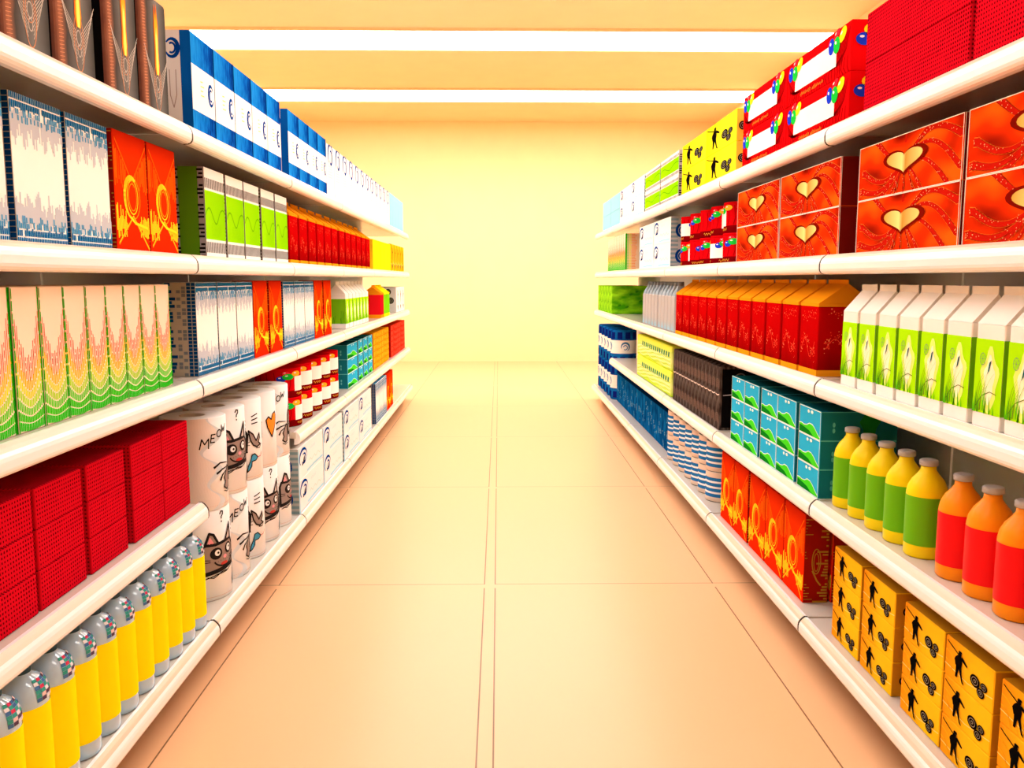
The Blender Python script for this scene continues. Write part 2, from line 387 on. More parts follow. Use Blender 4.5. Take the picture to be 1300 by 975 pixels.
def p_wave(w=.1105,h=.325,d=.22):
    mb=MB(); carton(mb,w,h,d,mat('blush board',(252,224,200)),.002); P=front(mb,w,h,d); n=16
    cols=[(0,(36,196,30)),(.25,(80,214,30)),(.42,(200,232,30)),(.58,(255,222,30)),(.72,(250,150,40)),(.86,(226,70,40)),(1,(236,110,80))]
    def col(t):
        for (a,ca),(b,cb) in zip(cols,cols[1:]):
            if t<=b: f=(t-a)/(b-a); return tuple(int(x+(y-x)*f) for x,y in zip(ca,cb))
        return cols[-1][1]
    bands=[(0,.075),(.085,.15),(.165,.24),(.255,.33),(.345,.42),(.435,.52),(.535,.62),(.64,.70),(.72,.76)]
    for i in range(n):
        uc=(i+.45)/n; e=abs(2*uc-1)
        for r,(q0,q1) in enumerate(bands):
            t=r/(len(bands)-1); m=mat(f'wave stripe {r}',col(t)); lift=lambda q: h*(.64*q+(.02+.62*q**1.25)*e**1.6*.82)
            y0,y1=lift(q0)+.001,lift(q1)+.001
            if r>=5: y1+=.006*((i*7)%3)
            y0=min(y0,h-.002); y1=min(y1,h-.002); ww=.80 if r<2 else .66 if r<6 else .40
            if y1-y0>.001: rect(P,(i+.1)/n*w,(i+.1+ww)/n*w,y0,y1,m,1)
    G=mat('spike green',(40,170,24))
    for sgn in (0,1):
        X=lambda u:(u*w if not sgn else (1-u)*w)
        for r in range(12): 
            ww=.045-.012*abs(r-4)/6
            rect(P,*sorted((X(0),X(ww))),h*r/12+.001,h*(r+.86)/12,G,2)
    R=random.Random(4)
    for Q in sides(mb,w,h,d):
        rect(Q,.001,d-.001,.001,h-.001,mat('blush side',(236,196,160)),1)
        rect(Q,.001,.016,.001,h-.001,G,2)
        for r in range(24):
            b=h*(r+.2)/24
            rect(Q,.018,.03,b,b+h*.5/24,mat('wave stripe 2'),2); rect(Q,.034,.05+.01*R.random(),b,b+h*.45/24,mat('wave stripe 4'),2); rect(Q,.056,.085+.02*R.random(),b,b+h*.4/24,mat('wave stripe 6'),2)
    return Proto(mb.build('tea_box'),'slim box with red-yellow-green wave print','box','slim wave-print boxes',h)
def p_dotted(w,h,d,nm='red dots'):
    mb=MB(); carton(mb,w,h,d,MATS.get(nm) or dots_mat(nm,(196,14,32),(92,0,12)))
    return Proto(mb.build('chocolate_box'),'dark red dotted box','box','dark red dotted boxes',h)
def p_slab(w,h,d,c,side,desc,group,nm='food_box'):
    mb=MB(); carton(mb,w,h,d,noise_mat(desc+' front',c[0],c[1],(14,14,30),.35,.65))
    P=front(mb,w,h,d); stroke(P,arcpts(w*.5,h*.2,w*.3,h*.6,10,170,10),.004,mat(desc+' line',side),1); stroke(P,[(.1*w,.3*h),(.5*w,.15*h),(.9*w,.3*h)],.003,mat(desc+' line'),1)
    for a0,a1,b0,b1 in ((0,w,0,.003),(0,w,h-.003,h),(0,.004,0,h),(w-.004,w,0,h)): rect(P,a0,a1,b0,b1,mat(desc+' line'),2)
    for Q in sides(mb,w,h,d): rect(Q,.001,d,.001,h-.001,mat(desc+' line'),1)
    return Proto(mb.build(nm),desc,'box',group,h)
BAL=[((30,60,210)),((30,196,60)),((226,40,60)),((250,226,30))]
def balloon(P,x,y,rx,ry,c,k,rot=0):
    m=mat('balloon %d %d %d'%c,c,.25); ell(P,x,y,rx,ry,m,k,16,rot); ell(P,x-rx*.3,y+ry*.35,rx*.28,ry*.2,mat('balloon glint',(240,236,240)),k+1,8,rot)
def p_balloon(w=.6,h=.158,d=.26):
    R=random.Random(2); mb=MB(); carton(mb,w,h,d,mat('balloon box red',(216,10,14),.3)); P=front(mb,w,h,d); DR=mat('deep red swirl',(150,2,8)); GO=mat('gold script',(220,150,50))
    for i in range(26):
        t=i/25; stroke(P,[(w*(.02+.96*t),.002),(w*(.04+.92*t)+.01*math.sin(i),h*.13),(w*(.06+.9*t),h*(.18+.16*abs(2*t-1)))],.006,DR,1)
    for i in range(9): 
        stroke(P,[(w*.985-.012*i,h*.9-.10*h*i*.4),(w*.94-.010*i,h*.5-.03*h*i),(w*.86-.012*i,h*.24)],.004,DR,1)
        stroke(P,[(w*.012+.010*i,h*.6-.05*h*i),(w*.05+.01*i,h*.3-.01*h*i),(w*.12+.01*i,h*.2)],.004,DR,1)
    pts=[]
    for j in range(2):
        x0=w*(.24+.2*j)
        for i in range(12): stroke(P,[(x0+.009*i,h*(.07+.04*R.random())),(x0+.009*i+.006,h*(.17-.04*R.random()))],.0025,GO,2)
    lb=MB(); F=front(lb,w,h,d); lb.box(-w/2+w*.14,-w/2+w*.80,-.0012,.001,h*.26,h*.76,W_)
    l=lb.build('white_label'); l['label']='blank white label'
    F=front(mb,w,h,d)
    for x,s in ((.10,1),(.77,1)):
        X=x*w; ry=.027; rx=.026
        balloon(F,X-.024,h*.72,rx,ry,BAL[0],4,-.2); balloon(F,X+.020,h*.90,rx*1.1,ry*.45,BAL[2],4,.5); balloon(F,X+.072,h*.82,rx*1.25,ry*.72,BAL[3],5,.5); balloon(F,X+.024,h*.68,rx*1.05,ry,BAL[1],6,-.3)
    for Q in sides(mb,w,h,d):
        for x,y,c in ((.16,.80,3),(.10,.62,0),(.22,.55,2)): balloon(Q,x*d*1.6,y*h,.028,.020,BAL[c],4)
    b=mb.build('box_body')
    return Proto(thing('party_box',[b,l]),'red balloon box with white label','box','red balloon boxes',h)
def p_heart(w=.604,h=.16,d=.26):
    R=random.Random(8); mb=MB(); m=MATS.get('heart wrap')
    if not m:
        m=mat('heart wrap',(200,40,10),.3); N,L,b=nt(m); tc=N.new('ShaderNodeTexCoord'); mp=N.new('ShaderNodeMapping'); mp.inputs['Scale'].default_value=(5,5,9); L.new(tc.outputs['Object'],mp.inputs[0])
        nz=N.new('ShaderNodeTexNoise'); nz.inputs['Scale'].default_value=1; nz.inputs['Detail'].default_value=1; L.new(mp.outputs[0],nz.inputs[0])
        cr=N.new('ShaderNodeValToRGB'); L.new(nz.outputs[0],cr.inputs[0]); e=cr.color_ramp.elements
        e[0].position=.3; e[0].color=(*S((120,18,6)),1); e[1].position=.62; e[1].color=(*S((255,96,16)),1); k=e.new(.46); k.color=(*S((232,50,8)),1); L.new(cr.outputs[0],b.inputs['Base Color'])
    carton(mb,w,h,d,m,.002); P=front(mb,w,h,d); RB=mat('ribbon red',(190,26,12)); OE=mat('ribbon orange edge',(255,120,40)); DT=mat('ribbon glitter',(255,196,130)); WE=mat('white box edge',(250,230,214)); DK=mat('heart dark border',(120,16,6))
    cx,cy=.5*w,.56*h
    def clampp(p): return (min(w-.003,max(.003,p[0])),min(h-.003,max(.003,p[1])))
    fans=[(-1,1.02,.10,.62),(-1,.50,.26,.9),(-1,.16,.24,.95),(-1,-.10,.16,.8),(-1,-.45,.06,.55),(1,1.0,-.02,.45),(1,.72,-.30,1.0),(1,.22,-.34,1.0),(1,-.16,-.22,.9),(1,-.5,-.08,.55)]
    for sd,ye,sag,xe in fans:
        pts=[(cx+sd*xe*w*.5*(i/20), cy+(ye*h-cy)*(i/20)-sag*h*math.sin(PI*min(1,i/20*1.04))) for i in range(21)]
        stroke(P,pts,.019,OE,1,lambda t:.3+.95*t); stroke(P,pts,.0155,RB,2,lambda t:.3+.95*t)
        for i in range(20):
            x,y=R.choice(pts[4:]); s=.0011; x+=R.gauss(0,.004); y+=R.gauss(0,.0035); rect(P,x-s,x+s,y-s,y+s,DT,3)
    for xo in (-.07,.0,.075):
        pts=[clampp((cx+xo*w*(.3+1.0*t),cy-h*.08-(h*.5)*t)) for t in (i/5 for i in range(6))]
        stroke(P,pts,.013,OE,3,lambda t:.5+.6*t); stroke(P,pts,.010,RB,4,lambda t:.5+.6*t)
        for i in range(8):
            q=R.choice(pts); s=.001; x,y=clampp((q[0]+R.gauss(0,.003),q[1]+R.gauss(0,.006))); rect(P,x-s,x+s,y-s,y+s,DT,5)
    stroke(P,[(cx,cy+.3*h),(cx+.002,h-.004)],.008,RB,2)
    def hp(s): return [(cx+s*.062*math.sin(t)**3*1.7, cy+s*(.0108*(13*math.cos(t)-5*math.cos(2*t)-2*math.cos(3*t)-math.cos(4*t))/5.2)) for t in (2*PI*i/40 for i in range(40))]
    P.poly(hp(1.25),DK,6)
    e=.0022
    for a0,a1,b0,b1 in ((0,w,0,e),(0,w,h-e,h),(0,e,0,h),(w-e,w,0,h)): rect(P,a0,a1,b0,b1,WE,4)
    for Q in sides(mb,w,h,d):
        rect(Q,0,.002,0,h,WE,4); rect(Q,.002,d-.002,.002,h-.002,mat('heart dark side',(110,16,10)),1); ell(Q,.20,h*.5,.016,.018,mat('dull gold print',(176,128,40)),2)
    b=mb.build('box_body')
    g=MB(); GOLD=ramp_mat('gold heart foil',0,[(0,(206,160,66)),(.45,(252,226,140)),(.55,(196,146,60)),(1,(250,220,130))],.3)
    hpts=hp(1.0); n=len(hpts)
    g.poly([(-w/2+x,-.0042,y) for x,y in hpts],GOLD)
    for i in range(n):
        (x0,y0),(x1,y1)=hpts[i],hpts[(i+1)%n]; g.poly([(-w/2+x0,-.0042,y0),(-w/2+x1,-.0042,y1),(-w/2+x1,0,y1),(-w/2+x0,0,y0)],GOLD)
    return Proto(thing('chocolate_box',[b,g.build('heart_emblem')]),'red ribbon-print box with gold heart','box','gold heart boxes',h)
def swirl(P,cx,cy,s,m,k,sx=1,thin=1):
    stroke(P,arcpts(cx,cy,s*sx,s,215,-10,18),s*.30*thin,m,k,lambda t:.25+.9*math.sin(PI*min(1,t*.95+.1)))
    stroke(P,arcpts(cx+.12*s*sx,cy-.12*s,s*.52*sx,s*.55,120,-150,14),s*.24*thin,m,k,lambda t:.4+.8*math.sin(PI*t))
NAVY=mat('swirl navy',(20,62,130)); SKY=mat('pale sky print',(176,216,232)); FT=mat('faint text grey',(196,206,214)); PY=mat('faint yellow text',(240,214,150))
def cletter(P,cx,cy,rx,ry,w,m,k,gap=0):
    stroke(P,arcpts(cx,cy,rx,ry,40,330,18),w,m,k,lambda t:.45+.8*math.sin(PI*t)); stroke(P,arcpts(cx,cy,rx*.55,ry*.55,60,300,12),w*.6,m,k)
def p_blue(w=.237,h=.35,d=.3):
    mb=MB(); BL=ramp_mat('mottled blue print',0,[(0,(30,134,216)),(.45,(20,112,200)),(.8,(10,74,160)),(1,(6,50,128))],.4,((55,55,18),1.5)); carton(mb,w,h,d,BL); P=front(mb,w,h,d)
    cols=MATS
    for Q in sides(mb,w,h,d):
        rect(Q,0,d,0,h,mat('deep blue side',(8,70,140)),1); rect(Q,.036,.092,0,h,mat('cool grey panel',(190,182,178)),2); cletter(Q,.064,h*.83,.022,h*.085,.011,NAVY,3)
        stroke(Q,[(.053,h*.62),(.053,h*.38),(.064,h*.26)],.003,mat('panel line',(140,120,114)),3); stroke(Q,[(.075,h*.62),(.075,h*.38),(.064,h*.26)],.003,mat('panel line'),3)
    b=mb.build('box_body')
    l=MB(); l.box(-w/2+.0005,w/2-.0005,-.0012,.001,h*.25,h*.69,W_); F=Flat(l,(-w/2,-.0012,0),(1,0,0),(0,0,1),(0,-1,0),w,h)
    cletter(F,w*.82,h*.48,w*.11,h*.10,.012,NAVY,1); 
    for i in range(4): stroke(F,[(w*.36,h*(.56-.045*i)),(w*(.46+.05*(i%2)),h*(.565-.045*i))],.004,PY,1)
    lo=l.build('front_label'); lo['label']='white label band with navy swirl'
    return Proto(thing('cereal_box',[b,lo]),'mottled blue box with white label','box','blue boxes with white labels',h)
def p_swirl(w,h,d,tall=False):
    mb=MB(); carton(mb,w,h,d,mat('bright white board',(238,238,238))); P=front(mb,w,h,d)
    if tall:
        swirl(P,w*.5,h*.80,w*.30,NAVY,2); stroke(P,[(0.002,h*.2),(w*.5,h*.28),(w*.99,h*.16)],.02,mat('palest sky',(226,240,248)),1)
        for i in range(5): stroke(P,[(w*.2,h*(.6-.05*i)),(w*.7,h*(.61-.05*i))],.004,FT,1)
    else:
        rect(P,.001,w*.03,.0,h,SKY,1)
        swirl(P,w*.18,h*.62,h*.27,NAVY,3,1.9); P.poly([(w*.165,h*.44),(w*.20,h*.62),(w*.235,h*.66),(w*.215,h*.42)],K_,3); P.poly([(w*.12,h*.40),(w*.15,h*.52),(w*.165,h*.40)],K_,3)
        for i in range(6): stroke(P,[(w*(.46+.035*i),h*.70),(w*(.475+.035*i),h*(.76+.03*(i%2)))],.004,FT,1)
        stroke(P,[(w*(.4+.055*i),h*(.36+.06*math.sin(i*2.1))) for i in range(10)],.003,mat('faint peach line',(230,206,190)),1)
        stroke(P,[(w*.32,h*.10),(w*.6,h*.13),(w*.97,h*.11)],.012,SKY,1)
    for Q in sides(mb,w,h,d):
        rect(Q,.001,d,.001,h-.001,mat('teal grey side',(170,176,178)),1)
        for i in range(6): rect(Q,.001,.05,h*i/6,h*(i+.5)/6,mat('slate block',(120,150,158)),2)
        cletter(Q,d*.25,h*.45,.035,.04,.014,NAVY,3)
    return Proto(mb.build('tissue_box'),'white box with navy swirl logo','box','white swirl-logo boxes',h)
def p_cyan(w,h,d):
    mb=MB(); carton(mb,w,h,d,mat('pale cyan board',(146,206,228)))
    P=front(mb,w,h,d); rect(P,w*.1,w*.9,h*.86,h*.9,mat('cyan line',(150,208,226)),1)
    return Proto(mb.build('food_box'),'plain pale cyan box','box','pale cyan boxes',h)
def p_black(w,h,d,spine=False):
    R=random.Random(6); mb=MB()
    BK=ramp_mat('charcoal print',0,[(0,(110,66,52)),(.12,(160,104,80)),(.25,(74,68,64)),(.6,(118,116,112)),(1,(52,50,48))],.28,((6,6,14),.12)) if not spine else noise_mat('dark brown print',(52,42,38),(96,84,78),(60,60,16),.4,.62)
    mb.box(-w/2,w/2,0,d,0,h,BK,.012 if not spine else .003,3 if not spine else 1)
    P=front(mb,w,h,d); SI=mat('silver line',(186,178,168),.3); CP=mat('copper line',(206,140,100))
    if not spine:
        for i in range(40): stroke(P,[(.013,h*(i+.1)/40),(.035,h*(i+.5)/40)],.0016,CP,1)
        cx=w*.55
        for s in (-1,1):
            for i in range(9):
                t=i/8; stroke(P,[(cx+s*.012,h*(.12+.20*t)),(cx+s*(.03+.04*t),h*(.2+.27*t)),(cx+s*(.04+.052*t),h*(.26+.30*t))],.0022,SI,1)
            stroke(P,arcpts(cx,h*.26,.026,h*.20,-90,-90+s*180,12),.0028,CP,2)
        loop(P,cx,h*.29,.012,.018,.003,SI,2,14); loop(P,cx,h*.2,.009,.014,.003,SI,2,12); loop(P,cx,h*.29,.018,.028,.002,CP,2,14)
        for k,(m,ww,hh) in enumerate(((mat('flame deep',(232,110,50)),.030,.60),(mat('flame orange',(255,170,50)),.023,.55),(mat('flame core',(255,240,110)),.014,.40))):
            P.poly([(cx-ww*.4,h*.36),(cx+ww*.4,h*.36),(cx+ww*.62,h*.44),(cx+ww*.5,h*.56),(cx+ww*.62,h*(.36+hh*.7)),(cx+ww*.2,h*(.36+hh)),(cx,h*(.36+hh*.8)),(cx-ww*.3,h*(.36+hh*.97)),(cx-ww*.55,h*(.36+hh*.66)),(cx-ww*.5,h*.56),(cx-ww*.62,h*.44)],m,3+k)
    else:
        stroke(P,[(.004,h*.56),(w*.4,h*.545),(w-.004,h*.565)],.006,mat('pale swoosh',(226,206,190)),1)
        for s0 in (.12,.66):
            for i in range(7): stroke(P,[(.004,h*(s0+.02*i)),(w*.5,h*(s0+.03+.02*i)),(w-.004,h*(s0-.01+.02*i))],.003,mat('umber feather',(120,92,80)),1)
    for Q in sides(mb,w,h,d):
        Q.n=Q.n; rect(Q,.013,d-.013,.013,h-.013,K_,1)
        for y in (.25,.8):
            loop(Q,d*.5,h*y,.03,.03,.006,SI if not spine else mat('dim ring',(90,90,92)),2,16); loop(Q,d*.5,h*y,.016,.016,.004,SI if not spine else mat('dim ring'),2,12)
        if spine: stroke(Q,[(.02,h*.55),(d*.5,h*.57),(d-.02,h*.56)],.006,mat('steel line',(150,150,150)),2)
    return Proto(mb.build('snack_box'),'charcoal winged-flame box' if not spine else 'dark brown box standing edge-on','box','charcoal winged-flame boxes' if not spine else 'dark edge-on boxes',h)
def p_hill(w,h=.102,d=.27):
    mb=MB(); carton(mb,w,h,d,mat('hill sky blue',(48,178,222)),.002); P=front(mb,w,h,d); WE=mat('white print edge',(226,246,236)); HG=mat('hill green',(70,220,40)); HD=mat('hill dark green',(20,128,30)); 
    hill=[(0.002,.34),(.12,.36),(.25,.33),(.38,.36),(.5,.45),(.64,.44),(.74,.36),(.86,.22),(.96,.12),(1,.10)]
    top_=[(u*w,v*h) for u,v in hill]
    P.poly([(.002,.003)]+[(w-.002,.003)]+[(min(w-.002,max(.002,x)),y) for x,y in reversed(top_)],HG,1)
    P.poly([(.002,.003),(.7*w,.003),(.5*w,.18*h),(.25*w,.24*h),(.002,.28*h)],HD,2)
    stroke(P,[(min(w-.002,max(.002,x)),y) for x,y in top_],.0028,WE,3)
    e=.0028
    for a0,a1,b0,b1 in ((0,w,0,e),(0,w,h-e,h),(0,e,0,h),(w-e,w,0,h)): rect(P,a0,a1,b0,b1,WE,3)
    R=random.Random(1)
    for x,y,r in ((.44,.86,.010),(.60,.87,.012)): ell(P,x*w,y*h,r,.006,WE,3,12)
    for i in range(14): x,y=R.uniform(.1,.9)*w,R.uniform(.5,.8)*h; rect(P,x-.0012,x+.0012,y-.0012,y+.0012,mat('hill bubble',(70,180,210)),3)
    for Q in sides(mb,w,h,d):
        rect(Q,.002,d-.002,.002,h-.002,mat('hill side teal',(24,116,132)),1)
        for b0 in (0,h-.002): rect(Q,0,d,b0,b0+.002,mat('teal edge',(90,190,190)),2)
        Q.poly([(d*.56,.01),(d*.70,.01),(d*.72,h*.4),(d*.78,h*.7),(d*.70,h*.93),(d*.56,h*.9),(d*.50,h*.65),(d*.55,h*.4)],mat('bush green',(26,132,40)),2)
        for y in (.35,.55): ell(Q,d*.17,y*h,.005,.009,mat('teal edge'),2,10)
    T=top(mb,w,h,d); rect(T,.003,w-.003,.003,d-.003,mat('hill top teal',(10,84,96)),1); rect(T,0,w,0,.0015,mat('teal edge'),2)
    return Proto(mb.build('tea_box'),'teal box with green hill print','box','teal hill-print boxes',h)
def p_leaf(w=.232,h=.275,d=.38):
    mb=MB(); carton(mb,w,h,d,noise_mat('leaf green print',(60,150,10),(150,226,30),(10,6,14),.35,.68)); P=front(mb,w,h,d)
    for i in range(7): stroke(P,[(w*(.1+.13*i),.01),(w*(.16+.12*i),h*.3),(w*(.08+.13*i),h*.6),(w*(.14+.12*i),h-.01)],.008,mat('leaf vein',(176,240,60)),1)
    for Q in sides(mb,w,h,d):
        for x,y in ((.2,.3),(.5,.7),(.75,.45),(.4,.25),(.65,.8)): ell(Q,x*d,y*h,.018,.01,mat('leaf dark',(50,126,16)),1,12,.4)
    return Proto(mb.build('tea_box'),'leafy green box','box','leafy green boxes',h)
def p_star(w=1.36,h=.27,d=.3):
    R=random.Random(12); mb=MB(); carton(mb,w,h,d,noise_mat('night blue print',(6,60,116),(16,100,164),(14,14,7),.35,.66)); P=front(mb,w,h,d); RG=mat('pale ring',(150,196,196)); SB=mat('bright blue dot',(60,150,210))
    for k in range(8):
        for i in range(7):
            x=w*(k+.5)/8+R.gauss(0,.045); y=h*(.45+.22*R.gauss(0,1)); x=min(w-.02,max(.02,x)); y=min(h-.02,max(.02,y))
            r=R.choice((.004,.005,.009,.012)); (loop(P,x,y,r,r,.0025,RG,1,10) if r>.006 else ell(P,x,y,r,r,R.choice((RG,SB)),1,8))
    T=top(mb,w,h,d); rect(T,.003,w-.003,.003,d-.003,mat('night blue top',(6,48,88)),1)
    return Proto(mb.build('detergent_box'),'long deep blue box with pale rings','box','long deep blue boxes',h)
def p_lime(w=1.37,h=.165,d=.3):
    mb=MB(); carton(mb,w,h,d,ramp_mat('lime pack print',2,[(0,(196,230,40)),(.45,(224,236,140)),(.8,(206,230,96)),(1,(236,240,70))],.45,((5,5,20),.5)),.008); P=front(mb,w,h,d); T_=mat('teal dash',(10,120,90)); L1=mat('pale wave line',(240,246,190)); L2=mat('lime wave line',(170,206,60))
    for i in range(14): x=w*(.17+.81*i/14); P.poly([(x,h*.58),(x+.038,h*.54),(x+.052,h*.74),(x+.014,h*.77)],T_,2)
    for r in range(9): stroke(P,[(w*(.015+.97*t/40),h*(.06+.058*r+.05*math.sin(t*.5+r*.8)+.10*math.sin(PI*t/40))) for t in range(41)],.004,L1 if r%2 else L2,1)
    return Proto(mb.build('tissue_pack'),'long lime pack with teal dashes','pack','long lime packs',h)
# ---- round things (origin on the axis, front line faces the aisle)
def p_bottle(body,label,cap,desc,group):
    B=mat(desc+' plastic',body,.35,.15); LB=mat(desc+' label',label,.4,.1); C=mat('bottle cap grey',cap,.4)
    r=.054; mb=MB(); mb.lathe([(r-.004,0),(r,.005),(r,.035),(r,.17),(r,.178),(r*.94,.195),(r*.76,.215),(r*.50,.232),(r*.38,.242),(r*.36,.256)],B,36)
    b=mb.build('bottle_body'); l=MB(); l.lathe([(r+.0008,.036),(r+.0008,.172)],LB,36,cap0=False,cap1=False); lo=l.build('label')
    c=MB(); c.lathe([(r*.40,.254),(r*.45,.256),(r*.45,.268),(r*.38,.271)],C,24)
    return Proto(thing('juice_bottle',[b,lo,c.build('cap')]),desc,'bottle',group,.271)
def p_cleaner():
    r=.056; CL=mat('clear bluish plastic',(172,208,236),.06,.6,trans=.08,coat=.6); YL=mat('bottle yellow label',(255,230,12),.35)
    mb=MB(); mb.lathe([(r-.006,0),(r-.001,.004),(r,.012),(r,.265),(r*.98,.28),(r*.88,.297),(r*.68,.311),(r*.42,.320),(r*.34,.326)],CL,36)
    R=random.Random(3); P=Round(mb,r*.93,.3)
    rects=[]
    b=mb.build('bottle_body'); l=MB(); l.lathe([(r+.0009,.043),(r+.0009,.252)],YL,36,cap0=False,cap1=False); lo=l.build('yellow_sleeve')
    # shoulder sticker with small comic-like colour panels, wrapped on the dome
    s=MB(); prof=[(r*1.004,.262),(r*.985,.2805),(r*.885,.2975),(r*.70,.311)]
    cs=[(190,60,90),(70,110,160),(220,220,226),(90,70,90),(60,150,140),(230,200,200),(200,200,210)]
    for q in range(-2,4):
        for i in range(3):
            for hlf in range(2):
                a0=q*.25; a1=a0+.225; (r0,z0),(r1,z1)=prof[i],prof[i+1]; f0,f1=hlf*.5+.03,hlf*.5+.47
                ra,rb=r0+(r1-r0)*f0+.0012,r0+(r1-r0)*f1+.0012; za,zb=z0+(z1-z0)*f0,z0+(z1-z0)*f1
                A=lambda rr,a,z:(rr*math.sin(a),-rr*math.cos(a),z)
                s.poly([A(ra,a0,za),A(ra,a1,za),A(rb,a1,zb),A(rb,a0,zb)],mat('sticker %d'%(k:=R.randrange(7)),cs[k],.3))
    so=s.build('shoulder_sticker'); so['label']='colourful picture sticker'
    c=MB(); c.lathe([(r*.40,.322),(r*.40,.348),(r*.34,.352)],mat('dark teal cap',(60,84,96)),20)
    return Proto(thing('cleaner_bottle',[b,lo,so,c.build('cap')]),'clear bottle with yellow sleeve','bottle','yellow sleeved bottles',.352)
def text_strokes(P,txt,x,y,s,w,m,k,slant=0,rise=0):
    G={'M':[[(0,0),(.1,1),(.45,.45),(.8,1),(.9,0)]],'E':[[(.6,.9),(.1,.9),(.1,.05),(.6,.05)],[(.1,.5),(.5,.5)]],'O':[arcpts(.4,.45,.36,.42,0,360,10)],'W':[[(0,.9),(.2,.05),(.42,.6),(.64,.05),(.9,.95)]],'!':[[(.2,1.1),(.25,.4)],[(.25,.12),(.26,.02)]],'?':[[(0,.85),(.15,1.1),(.4,1.05),(.4,.8),(.18,.55),(.18,.38)],[(.18,.12),(.19,.02)]]}
    for ch in txt:
        for st in G[ch]: stroke(P,[(x+a*s+slant*b*s,y+b*s) for a,b in st],w,m,k)
        x+=s*(1.05 if ch in 'MW' else .85); y+=rise*s; s*=.93
def p_roll():
    R_=.1165; H=.343; mb=MB(); WP=mat('paper white',(232,234,234),.7,.2); 
    mb.lathe([(R_-.004,0),(R_,.004),(R_,H-.004),(R_-.004,H)],WP,48,cap1=False)
    mb.lathe([(R_-.004,H),(.045,H-.0005)],WP,48,cap0=False,cap1=False)
    P0=Round(mb,R_,H,.01); P=P0; GR=mat('doodle taupe',(150,132,124),.7,.2); PK=mat('doodle pink',(232,150,160),.7,.2); RD=mat('doodle red',(190,60,50),.7,.2); OR=mat('doodle orange',(246,140,30),.7,.2); BL=mat('doodle blue',(60,150,190),.7,.2); K=mat('doodle black',(16,12,14),.7,.2); PS=mat('embossed blush',(224,216,210),.7,.2); PB=mat('embossed pale blue',(206,216,222),.7,.2)
    # wavy pale band down the wrapper
    pts=[(-.33+.0,.0)]+[(-.20+.022*math.sin(z*55)+.012*math.sin(z*23),z) for z in [H*i/40 for i in range(41)]]+[(-.33,H)]
    for i in range(40):
        z0,z1=H*i/40,H*(i+1)/40; a=lambda z:-.185+.028*math.sin(z*50)+.012*math.sin(z*23)
        P.poly([(-.36,z0),(a(z0),z0),(a(z1),z1),(-.36,z1)],PS,1); P.poly([(a(z0),z0),(a(z0)+.02+.014*math.sin(z0*50+1),z0),(a(z1)+.02+.014*math.sin(z1*50+1),z1),(a(z1),z1)],PB,1)
    # cat face
    P=Scaled(P0,1.16,1.18,.165)
    face=[(-.064,.115),(.060,.132),(.066,.19),(.05,.213),(-.02,.205),(-.058,.208),(-.066,.19)]
    P.poly(face,GR,2); stroke(P,face+face[:1],.0095,K,3)
    for ear,pk in (([(-.056,.205),(-.04,.244),(-.026,.238),(-.010,.207)],[(-.047,.210),(-.038,.233),(-.024,.209)]),([(.018,.210),(.030,.232),(.046,.262),(.05,.212)],[(.026,.214),(.042,.246),(.043,.214)])):
        P.poly(ear,GR,2); P.poly(pk,PK if ear[0][0]<0 else mat('doodle light',(200,186,178),.7,.2),3); stroke(P,ear,.008,K,4)
    ell(P,-.018,.176,.022,.019,K,4); ell(P,-.014,.178,.010,.010,WP,5); ell(P,.034,.184,.017,.018,K,4); ell(P,.034,.185,.010,.012,WP,5); ell(P,.036,.187,.004,.004,K,6,8); ell(P,-.012,.178,.004,.004,K,6,8)
    ell(P,.016,.160,.008,.006,PK,4,10); stroke(P,arcpts(.012,.158,.040,.026,200,340,10),.005,K,5); ell(P,.012,.138,.016,.007,RD,4,10)
    for i in range(6): rect(P,-.014+.01*i,-.012+.01*i,.148+.002*(i%3),.150+.002*(i%3),K,5)
    stroke(P,[(-.066,.112),(-.02,.118),(.02,.124),(.062,.131)],.011,K,4); stroke(P,[(-.06,.099),(-.02,.108),(.02,.110),(.055,.124)],.003,K,4); stroke(P,[(-.05,.104),(-.03,.099),(.0,.113),(.03,.113)],.003,K,4)
    for s in (-1,1):
        for j in range(2): stroke(P,[(s*.040,.158-.006*j),(s*.074,.164-.012*j)],.0022,K,5)
    # left side: writing, whisker lines, paw
    text_strokes(P0,'MEOW',-.225,.232,.036,.0045,K,3,.15,.52); text_strokes(P0,'?',.0,.292,.038,.005,K,3)
    for pp in ([(-.15,.158),(-.125,.170),(-.085,.166)],[(-.14,.138),(-.115,.148),(-.085,.152)],[(-.125,.115),(-.115,.13),(-.095,.14)]): stroke(P,pp,.007,K,3,lambda t:1.1-.7*t)
    paw=[(-.082,.155),(-.094,.135),(-.105,.12),(-.098,.105),(-.108,.09),(-.09,.08),(-.076,.086),(-.072,.12),(-.074,.15)]
    P.poly(paw,GR,2); stroke(P,paw+paw[:1],.005,K,3); stroke(P,[(-.108,.078),(-.09,.072),(-.074,.078)],.003,K,3)
    # right side: motion lines, paw, fish, heart
    for j in range(3): stroke(P,[(.085,.228+.013*j),(.115,.230+.016*j)],.004,K,3)
    arm=[(.070,.205),(.090,.19),(.105,.165),(.125,.19),(.128,.172),(.118,.158),(.132,.148),(.108,.142),(.090,.150),(.078,.17)]
    P.poly(arm,GR,2); stroke(P,arm+arm[:1],.0055,K,3); stroke(P,[(.105,.138),(.125,.136),(.138,.150)],.003,K,3)
    fish=[(.082,.115),(.096,.118),(.112,.104),(.100,.094),(.082,.092),(.080,.075),(.070,.062),(.060,.055),(.066,.078),(.076,.095)]
    P.poly(fish,BL,2); stroke(P,fish+fish[:1],.004,K,3); stroke(P,[(.112,.104),(.13,.105),(.145,.118)],.002,RD,3)
    hx,hz=.205,.19
